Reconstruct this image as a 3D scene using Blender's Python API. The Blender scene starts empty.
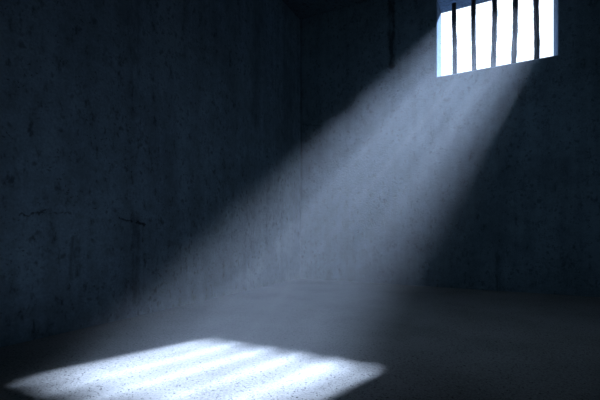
import bpy, bmesh, math, random
from mathutils import Vector

random.seed(4)
S = bpy.context.scene
COL = S.collection

# ---------------------------------------------------------------- dimensions
H = 0.7                                   # eye height of the camera, all lengths below in multiples of it
XL, XR = -3.85 * H, 3.3 * H               # inner faces of left and right walls
YB, YF = 7.38 * H, -1.5 * H               # inner faces of back and front walls
ZC = 5.68 * H                             # ceiling height
T = 0.58 * H                              # wall thickness
WX0, WX1 = -1.0 * H, 0.863 * H            # window opening
WZ0, WZ1 = 3.886 * H, 5.36 * H
YBAR = 7.73 * H                           # plane of the bars
SUN = Vector((156.8, 509.2, 424.0)).normalized()   # towards the sun


# ---------------------------------------------------------------- helpers
def finish(name, bm, mat, kind=None, smooth=False):
    bmesh.ops.recalc_face_normals(bm, faces=bm.faces)
    me = bpy.data.meshes.new(name)
    bm.to_mesh(me)
    bm.free()
    if smooth:
        for p in me.polygons:
            p.use_smooth = True
    me.materials.append(mat)
    o = bpy.data.objects.new(name, me)
    COL.objects.link(o)
    if kind:
        o['kind'] = kind
    return o


def tag(o, label, cat, group=None, kind=None):
    o['label'] = label
    o['category'] = cat
    if group:
        o['group'] = group
    if kind:
        o['kind'] = kind


def box(bm, x0, x1, y0, y1, z0, z1):
    v = [bm.verts.new((x, y, z)) for x in (x0, x1) for y in (y0, y1) for z in (z0, z1)]
    for f in ((0, 1, 3, 2), (4, 6, 7, 5), (0, 4, 5, 1), (2, 3, 7, 6), (0, 2, 6, 4), (1, 5, 7, 3)):
        bm.faces.new([v[i] for i in f])


class Nodes:
    """Small wrapper for wiring node trees."""
    def __init__(self, name):
        self.m = bpy.data.materials.new(name)
        self.m.use_nodes = True
        self.t = self.m.node_tree
        self.t.nodes.clear()
        self.out = self.t.nodes.new('ShaderNodeOutputMaterial')

    def set(self, sock, v):
        if hasattr(v, 'is_output'):
            self.t.links.new(v, sock)
        else:
            sock.default_value = v

    def math(self, op, a, b=0.0, c=None, clamp=False):
        n = self.t.nodes.new('ShaderNodeMath')
        n.operation = op
        n.use_clamp = clamp
        self.set(n.inputs[0], a)
        self.set(n.inputs[1], b)
        if c is not None:
            self.set(n.inputs[2], c)
        return n.outputs[0]

    def vmath(self, op, a, b=(0, 0, 0)):
        n = self.t.nodes.new('ShaderNodeVectorMath')
        n.operation = op
        self.set(n.inputs[0], a)
        self.set(n.inputs[1], b)
        return n.outputs['Value'] if op in ('DISTANCE', 'LENGTH', 'DOT_PRODUCT') else n.outputs[0]

    def scale(self, v, s):
        n = self.t.nodes.new('ShaderNodeVectorMath')
        n.operation = 'SCALE'
        self.set(n.inputs[0], v)
        self.set(n.inputs['Scale'], s)
        return n.outputs[0]

    def coord(self):
        return self.t.nodes.new('ShaderNodeTexCoord').outputs['Object']

    def mapping(self, v, scale=(1, 1, 1), loc=(0, 0, 0)):
        n = self.t.nodes.new('ShaderNodeMapping')
        self.set(n.inputs['Vector'], v)
        n.inputs['Scale'].default_value = scale
        n.inputs['Location'].default_value = loc
        return n.outputs[0]

    def noise(self, v, scale, detail=4, rough=0.55, out='Fac'):
        n = self.t.nodes.new('ShaderNodeTexNoise')
        self.set(n.inputs['Vector'], v)
        n.inputs['Scale'].default_value = scale
        n.inputs['Detail'].default_value = detail
        n.inputs['Roughness'].default_value = rough
        return n.outputs[out]

    def voronoi(self, v, scale):
        n = self.t.nodes.new('ShaderNodeTexVoronoi')
        self.set(n.inputs['Vector'], v)
        n.inputs['Scale'].default_value = scale
        return n.outputs['Distance'], n.outputs['Color']

    def ramp(self, f, lo, hi, a=0.0, b=1.0):
        n = self.t.nodes.new('ShaderNodeMapRange')
        n.interpolation_type = 'SMOOTHSTEP'
        self.set(n.inputs['Value'], f)
        n.inputs['From Min'].default_value = lo
        n.inputs['From Max'].default_value = hi
        n.inputs['To Min'].default_value = a
        n.inputs['To Max'].default_value = b
        return n.outputs[0]

    def segment(self, p, a, b, width, wobble=0.11):
        """1 on a wavering crack from a to b, 0 away from it."""
        wob = self.noise(p, 16.0, 8, 0.75, 'Color')
        wob = self.scale(self.vmath('SUBTRACT', wob, (0.5, 0.5, 0.5)), wobble)
        q = self.vmath('ADD', p, wob)
        a, b = Vector(a), Vector(b)
        d = b - a
        rel = self.vmath('SUBTRACT', q, tuple(a))
        t = self.math('DIVIDE', self.vmath('DOT_PRODUCT', rel, tuple(d)), d.length_squared, clamp=True)
        near = self.scale(tuple(d), t)
        dist = self.vmath('DISTANCE', rel, near)
        return self.ramp(dist, width * 0.35, width, 1.0, 0.0)

    def bsdf(self, color, rough, normal=None, spec=0.25, metal=0.0):
        n = self.t.nodes.new('ShaderNodeBsdfPrincipled')
        self.set(n.inputs['Base Color'], color)
        self.set(n.inputs['Roughness'], rough)
        n.inputs['Specular IOR Level'].default_value = spec
        n.inputs['Metallic'].default_value = metal
        if normal is not None:
            self.set(n.inputs['Normal'], normal)
        self.t.links.new(n.outputs[0], self.out.inputs['Surface'])

    def bump(self, h, strength, dist):
        n = self.t.nodes.new('ShaderNodeBump')
        n.inputs['Strength'].default_value = strength
        n.inputs['Distance'].default_value = dist
        self.set(n.inputs['Height'], h)
        return n.outputs[0]

    def tint(self, fac, color):
        n = self.t.nodes.new('ShaderNodeMix')
        n.data_type = 'RGBA'
        n.blend_type = 'MIX'
        self.set(n.inputs['Factor'], fac)
        n.inputs[6].default_value = (0, 0, 0, 1)
        n.inputs[7].default_value = (*color, 1)
        return n.outputs[2]


def concrete_wall(name, color, cracks=(), stains=(), seed=0.0, pits=1.0, streaky=0.2, spec=0.15):
    n = Nodes(name)
    p = n.mapping(n.coord(), (1, 1, 1), (seed, seed * 1.7, seed * 0.6))
    raw = n.coord()
    big = n.ramp(n.noise(p, 1.3, 6, 0.6), 0.28, 0.72, 0.75, 1.10)
    streak = n.noise(n.mapping(p, (1, 1, 0.07)), 7.0, 5, 0.6)
    streak = n.ramp(streak, 0.30, 0.70, 1.0 - streaky, 1.0 + 0.15 * streaky)
    mid = n.ramp(n.noise(p, 9.0, 6, 0.7), 0.3, 0.7, 0.82, 1.08)
    fine = n.ramp(n.noise(p, 60.0, 3, 0.7), 0.3, 0.7, 0.85, 1.08)
    f = n.math('MULTIPLY', big, streak)
    f = n.math('MULTIPLY', f, mid)
    f = n.math('MULTIPLY', f, fine)
    # blotches of dark pits, gathered where a broad noise allows
    warp = n.vmath('ADD', p, n.scale(n.noise(p, 14.0, 3, 0.6, 'Color'), 0.09))
    d, c = n.voronoi(n.mapping(warp, (1, 1, 0.9)), 15.0)
    pit = n.ramp(d, 0.12, 0.36, 1.0, 0.0)
    where = n.ramp(n.noise(p, 2.6, 4, 0.65), 0.42, 0.60)
    pit = n.math('MULTIPLY', n.math('MULTIPLY', pit, where), 0.62 * pits)
    d2, c2 = n.voronoi(warp, 34.0)
    sp = n.ramp(d2, 0.10, 0.28, 0.8, 0.0)
    sp = n.math('MULTIPLY', sp, n.ramp(n.noise(p, 4.1, 3, 0.6), 0.44, 0.58))
    dark = n.math('MAXIMUM', pit, n.math('MULTIPLY', sp, pits))
    grime = n.ramp(n.noise(n.mapping(p, (1, 1, 0.55)), 17.0, 6, 0.72), 0.52, 0.70, 0.0, 0.75 * min(1.0, pits))
    dark = n.math('MAXIMUM', dark, grime)
    for a, b, w, k in cracks:
        dark = n.math('MAXIMUM', dark, n.math('MULTIPLY', n.segment(raw, a, b, w), k))
    for a, b, w, k in stains:
        s = n.segment(raw, a, b, w, 0.10)
        s = n.math('MULTIPLY', s, n.ramp(n.noise(n.mapping(p, (1, 1, 0.3)), 16.0, 4, 0.7), 0.35, 0.6, 0.25, 1.0))
        dark = n.math('MAXIMUM', dark, n.math('MULTIPLY', s, k))
    f = n.math('MULTIPLY', f, n.math('SUBTRACT', 1.0, dark))
    h = n.math('SUBTRACT', n.noise(p, 35.0, 6, 0.7), n.math('MULTIPLY', dark, 0.9))
    n.bsdf(n.tint(f, color), 0.92, n.bump(h, 0.55, 0.012), spec)
    return n.m


def concrete_floor():
    n = Nodes('floor_concrete')
    p = n.coord()
    big = n.ramp(n.noise(p, 1.6, 6, 0.6), 0.3, 0.7, 0.80, 1.1)
    fine = n.ramp(n.noise(p, 75.0, 5, 0.8), 0.34, 0.62, 0.6, 1.15)
    f = n.math('MULTIPLY', big, fine)
    warp = n.vmath('ADD', p, n.scale(n.noise(p, 60.0, 3, 0.6, 'Color'), 0.02))
    d, c = n.voronoi(warp, 38.0)
    keep = n.ramp(n.noise(p, 23.0, 3, 0.7), 0.46, 0.54)
    sp = n.math('MULTIPLY', n.ramp(d, 0.10, 0.26, 0.85, 0.0), keep)
    d2, c2 = n.voronoi(warp, 80.0)
    sp2 = n.math('MULTIPLY', n.ramp(d2, 0.15, 0.36, 0.85, 0.0), n.ramp(n.noise(p, 31.0, 3, 0.7), 0.47, 0.56))
    dark = n.math('MAXIMUM', sp, sp2)
    f = n.math('MULTIPLY', f, n.math('SUBTRACT', 1.0, dark))
    h = n.math('SUBTRACT', n.noise(p, 85.0, 6, 0.75), n.math('MULTIPLY', dark, 0.8))
    n.bsdf(n.tint(f, FLOOR_COL), 0.9, n.bump(h, 0.6, 0.007), 0.2)
    return n.m


def rusty_iron():
    n = Nodes('dark_iron')
    p = n.coord()
    f = n.ramp(n.noise(p, 28.0, 6, 0.7), 0.3, 0.7, 0.5, 1.2)
    n.bsdf(n.tint(f, (0.012, 0.017, 0.026)), 0.75, n.bump(n.noise(p, 55.0, 5, 0.7), 0.7, 0.006), 0.3)
    return n.m


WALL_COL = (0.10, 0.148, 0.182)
FLOOR_COL = (0.258, 0.264, 0.26)
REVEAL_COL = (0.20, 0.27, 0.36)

# ---------------------------------------------------------------- the cell
def px_left(x, y):          # a spot on the left wall, measured once from its place in the room
    dx, dz = (x - 300) / 378.6, (233 - y) / 378.6
    c, s = 378.6 / 427.26, 198 / 427.26
    X, Y = dx * c - s, dx * s + c
    k = XL / X
    return (XL, Y * k, H + dz * k)


def px_back(x, y):
    dx, dz = (x - 300) / 378.6, (233 - y) / 378.6
    c, s = 378.6 / 427.26, 198 / 427.26
    X, Y = dx * c - s, dx * s + c
    k = YB / Y
    return (X * k, YB, H + dz * k)


left_cracks = [
    (px_left(18, 215), px_left(46, 211), 0.012, 0.65),
    (px_left(46, 211), px_left(72, 214), 0.009, 0.5),
    (px_left(120, 219), px_left(132, 221), 0.012, 0.7),
    (px_left(132, 221), px_left(145, 224), 0.018, 0.8),
    (px_left(136, 212), px_left(136, 228), 0.012, 0.5),
    (px_left(160, 226), px_left(200, 236), 0.008, 0.3),
]
left_stains = [
    (px_left(75, 240), px_left(74, 275), 0.055, 0.55),
    (px_left(136, 215), px_left(136, 300), 0.06, 0.40),
    (px_left(258, 0), px_left(256, 120), 0.16, 0.25),
    (px_left(287, 0), px_left(288, 150), 0.20, 0.25),
    (px_left(135, 0), px_left(134, 110), 0.10, 0.35),
]
back_cracks = [
    (px_back(300, 124), px_back(322, 126), 0.02, 0.3),
]
back_stains = [
    (px_back(391, -8), px_back(392, 66), 0.07, 0.75),
    (px_back(299, 20), px_back(299, 200), 0.07, 0.55),
    (px_back(497, 255), px_back(499, 290), 0.04, 0.5),
]

bm = bmesh.new()
box(bm, XL - 0.25, XR + 0.25, YF - 0.25, YB + T, -0.2, 0.0)
finish('floor', bm, concrete_floor(), 'structure')

bm = bmesh.new()
box(bm, XL - 0.25, XR + 0.25, YF - 0.25, YB + T, ZC, ZC + 0.25)
finish('ceiling', bm, concrete_wall('ceiling_concrete', tuple(c * 0.8 for c in WALL_COL), seed=5.0), 'structure')

bm = bmesh.new()
box(bm, XL - 0.25, XL, YF, YB, 0.0, ZC)
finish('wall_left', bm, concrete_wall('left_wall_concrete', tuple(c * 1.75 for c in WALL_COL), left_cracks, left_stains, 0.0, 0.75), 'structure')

bm = bmesh.new()
box(bm, XR, XR + 0.25, YF, YB, 0.0, ZC)
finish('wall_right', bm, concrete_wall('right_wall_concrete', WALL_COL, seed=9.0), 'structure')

bm = bmesh.new()
box(bm, XL - 0.25, XR + 0.25, YF - 0.25, YF, 0.0, ZC)
finish('wall_front', bm, concrete_wall('front_wall_concrete', (0.30, 0.44, 0.54), seed=13.0), 'structure')  # unseen wall, made paler to bounce light onto the back wall

# back wall: one mesh with the window opening cut through it
LIN = 0.012
bm = bmesh.new()
xs = (XL - 0.25, WX0 - LIN, WX1 + LIN, XR + 0.25)
zs = (0.0, WZ0 - LIN, WZ1 + LIN, ZC)
gr = {}
for j, y in enumerate((YB, YB + T)):
    for i, x in enumerate(xs):
        for k, z in enumerate(zs):
            gr[i, j, k] = bm.verts.new((x, y, z))
for j in (0, 1):
    for i in range(3):
        for k in range(3):
            if (i, k) != (1, 1):
                bm.faces.new([gr[i, j, k], gr[i + 1, j, k], gr[i + 1, j, k + 1], gr[i, j, k + 1]])
for i in range(3):
    for k in (0, 3):
        bm.faces.new([gr[i, 0, k], gr[i + 1, 0, k], gr[i + 1, 1, k], gr[i, 1, k]])
for k in range(3):
    for i in (0, 3):
        bm.faces.new([gr[i, 0, k], gr[i, 0, k + 1], gr[i, 1, k + 1], gr[i, 1, k]])
for k in (1, 2):
    bm.faces.new([gr[1, 0, k], gr[2, 0, k], gr[2, 1, k], gr[1, 1, k]])
for i in (1, 2):
    bm.faces.new([gr[i, 0, 1], gr[i, 0, 2], gr[i, 1, 2], gr[i, 1, 1]])
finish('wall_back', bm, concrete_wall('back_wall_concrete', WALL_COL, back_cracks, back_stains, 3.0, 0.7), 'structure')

# the deep concrete reveal of the window: jambs, soffit, sill as one ring
bm = bmesh.new()
ring = []
for y in (YB, YB + T):
    o_ = [bm.verts.new((x, y, z)) for x, z in ((WX0 - LIN, WZ0 - LIN), (WX1 + LIN, WZ0 - LIN), (WX1 + LIN, WZ1 + LIN), (WX0 - LIN, WZ1 + LIN))]
    i_ = [bm.verts.new((x, y, z)) for x, z in ((WX0, WZ0), (WX1, WZ0), (WX1, WZ1), (WX0, WZ1))]
    ring.append((o_, i_))
(o0, i0), (o1, i1) = ring
for a in range(4):
    b = (a + 1) % 4
    bm.faces.new([o0[a], o0[b], i0[b], i0[a]])
    bm.faces.new([o1[a], o1[b], i1[b], i1[a]])
    bm.faces.new([i0[a], i0[b], i1[b], i1[a]])
    bm.faces.new([o0[a], o0[b], o1[b], o1[a]])
# unseen splayed block added outside the right jamb to trim the sunbeam
D = 0.45 * H
pr = ((WX1, YB + T), (WX1 + 0.13 * D, YB + T + D), (WX1 + 0.13 * D + 0.3, YB + T + D), (WX1 + 0.3, YB + T))
lo = [bm.verts.new((x, y, WZ0 - 0.3)) for x, y in pr]
hi = [bm.verts.new((x, y, WZ1 + 0.8)) for x, y in pr]
bm.faces.new(lo)
bm.faces.new(hi)
for a in range(4):
    b = (a + 1) % 4
    bm.faces.new([lo[a], lo[b], hi[b], hi[a]])
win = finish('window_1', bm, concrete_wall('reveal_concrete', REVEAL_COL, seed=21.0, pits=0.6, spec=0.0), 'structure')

# ---------------------------------------------------------------- bars
iron = rusty_iron()


def bar_x(x):               # place along the opening, in the plane of the bars
    dx = (x - 300) / 378.6
    c, s = 378.6 / 427.26, 198 / 427.26
    return (dx * c - s) / (dx * s + c) * YBAR


def make_bar(profile, r0, label):
    """profile: places along the opening from the foot (0) to the head (1)."""
    bm = bmesh.new()
    n, seg = 44, 14
    base = bar_x(profile[0])
    rings = []
    ph = random.random() * 9
    for i in range(n + 1):
        t = i / n
        u = t * (len(profile) - 1)
        k = min(int(u), len(profile) - 2)
        w = u - k
        w = w * w * (3 - 2 * w)
        x = bar_x(profile[k] * (1 - w) + profile[k + 1] * w) - base
        y = 0.004 * math.sin(5 * t + ph)
        r = r0 * (1 + 0.05 * math.sin(23 * t + ph) + random.uniform(-0.05, 0.05))
        rings.append([bm.verts.new((x + r * (1 + 0.05 * math.sin(3 * a + 7 * t)) * math.cos(2 * math.pi * a / seg),
                                    y + r * math.sin(2 * math.pi * a / seg),
                                    t * (WZ1 - WZ0))) for a in range(seg)])
    for q, w in zip(rings, rings[1:]):
        for a in range(seg):
            b = (a + 1) % seg
            bm.faces.new([q[a], q[b], w[b], w[a]])
    bm.faces.new(list(reversed(rings[0])))
    bm.faces.new(rings[-1])
    o = finish('iron_bar', bm, iron, smooth=True)
    o.location = (base, YBAR, WZ0)
    tag(o, label, 'bar', 'iron bars in the window')
    return o


make_bar((454.6, 454.7, 454.8, 454.2, 453.9), 0.0288, 'leftmost dark iron window bar, beside the pale sunlit left jamb')
make_bar((474.4, 473.9, 473.6, 473.6, 473.5), 0.0282, 'straight dark iron window bar, second from the left jamb')
make_bar((493.0, 493.6, 494.3, 495.0, 494.4), 0.0305, 'middle one of the five dark iron window bars, leaning right towards its top')
make_bar((513.4, 514.0, 515.2, 515.6, 515.2), 0.0294, 'dark iron window bar just right of the middle one, bent and leaning right')
make_bar((536.6, 536.9, 536.5, 536.2, 536.4), 0.0299, 'rightmost dark iron window bar, beside the blue right jamb')

# ---------------------------------------------------------------- hazy air lit by the sun
n = Nodes('hazy_air')
vs = n.t.nodes.new('ShaderNodeVolumeScatter')
vs.inputs['Color'].default_value = (0.85, 0.925, 1.0, 1)
# density streaks along the beam, standing in for the bars' shadows
side = SUN.cross(Vector((-0.12, 0.94, 0.33)).normalized()).normalized()
q = n.vmath('DOT_PRODUCT', n.coord(), tuple(side))
cmb = n.t.nodes.new('ShaderNodeCombineXYZ')
n.t.links.new(q, cmb.inputs[0])
sep = n.t.nodes.new('ShaderNodeSeparateXYZ')
n.t.links.new(n.coord(), sep.inputs[0])
beam_streak = n.ramp(n.noise(cmb.outputs[0], 9.0, 2, 0.5), 0.34, 0.66, 0.074, 0.112)
n.set(vs.inputs['Density'], n.math('MULTIPLY', beam_streak, n.ramp(sep.outputs[2], 2.0 * H, 4.6 * H, 1.08, 0.48)))  # haze thinned towards the window to dim the beam there
vs.inputs['Anisotropy'].default_value = 0.0
n.t.links.new(vs.outputs[0], n.out.inputs['Volume'])
# the slanting body of dusty air between the window and the floor, widening a little as it falls
sx, sz = SUN.x / SUN.y * T, SUN.z / SUN.y * T
x0, x1 = WX0, WX1 - sx
z0, z1 = WZ0, WZ1 - sz
top = [(x0, z0), (x1, z0), (x1, z1), (x0, z1)]
cx, cz = (x0 + x1) / 2, (z0 + z1) / 2
bm = bmesh.new()
va, vb = [], []
for x, z in top:
    m = 0.02 * H
    va.append(bm.verts.new((x + math.copysign(m, x - cx), YB - 0.002, z + math.copysign(m, z - cz))))
    m = 0.20 * H
    xx, zz = x + math.copysign(m, x - cx), z + math.copysign(m, z - cz)
    k = (zz - 0.002) / SUN.z
    vb.append(bm.verts.new((xx - SUN.x * k, YB - SUN.y * k, 0.002)))
bm.faces.new(va)
bm.faces.new(vb)
for a in range(4):
    b = (a + 1) % 4
    bm.faces.new([va[a], va[b], vb[b], vb[a]])
hz = finish('sunlit_haze', bm, n.m)
tag(hz, 'pale blue shaft of sunlit haze slanting from the barred window down to the floor', 'light beam', kind='stuff')

# ---------------------------------------------------------------- light
sun = bpy.data.lights.new('sun', 'SUN')
sun.energy = 63.0
sun.color = (0.58, 0.72, 1.0)
sun.angle = math.radians(2.1)
so = bpy.data.objects.new('sun', sun)
so.rotation_euler = SUN.to_track_quat('Z', 'Y').to_euler()
so.location = SUN * 20
COL.objects.link(so)

w = bpy.data.worlds.new('overcast_sky')
S.world = w
w.use_nodes = True
nt = w.node_tree
bg = nt.nodes['Background']
bg.inputs['Color'].default_value = (0.76, 0.88, 1.0, 1)
# bright overcast above the horizon, dim ground below it
tc = nt.nodes.new('ShaderNodeTexCoord')
sp = nt.nodes.new('ShaderNodeSeparateXYZ')
mr = nt.nodes.new('ShaderNodeMapRange')
mr.inputs['From Min'].default_value = -0.05
mr.inputs['From Max'].default_value = 0.2
mr.inputs['To Min'].default_value = 0.15
mr.inputs['To Max'].default_value = 1.9
nt.links.new(tc.outputs['Generated'], sp.inputs[0])
nt.links.new(sp.outputs['Z'], mr.inputs['Value'])
nt.links.new(mr.outputs[0], bg.inputs['Strength'])

# dim cold spot added behind the camera, unseen, to lift the dark walls
fill = bpy.data.lights.new('fill_spot', 'SPOT')
fill.energy = 92.0
fill.color = (0.48, 0.77, 1.0)
fill.shadow_soft_size = 0.25
fill.spot_size = math.radians(74)
fill.spot_blend = 1.0
lo_ = bpy.data.objects.new('fill_spot', fill)
lo_.location = (1.2 * H, -0.9 * H, 2.6 * H)
aim = Vector((-0.7 * H, YB, 2.2 * H)) - lo_.location
lo_.rotation_euler = (-aim).to_track_quat('Z', 'Y').to_euler()
COL.objects.link(lo_)

# ---------------------------------------------------------------- camera
cam = bpy.data.cameras.new('camera')
cam.sensor_width = 36.0
cam.lens = 378.6 / 600 * 36.0
cam.shift_y = 33 / 600
cam.clip_start = 0.02
co = bpy.data.objects.new('camera', cam)
co.location = (0, 0, H)
co.rotation_euler = (math.radians(90), 0, math.atan2(198, 378.6))
COL.objects.link(co)
S.camera = co

S.view_settings.view_transform = 'Standard'
S.view_settings.look = 'None'
S.view_settings.exposure = 0.0
S.cycles.use_denoising = True
S.cycles.max_bounces = 8
S.cycles.diffuse_bounces = 6
S.cycles.volume_bounces = 2
S.cycles.sample_clamp_indirect = 4.0
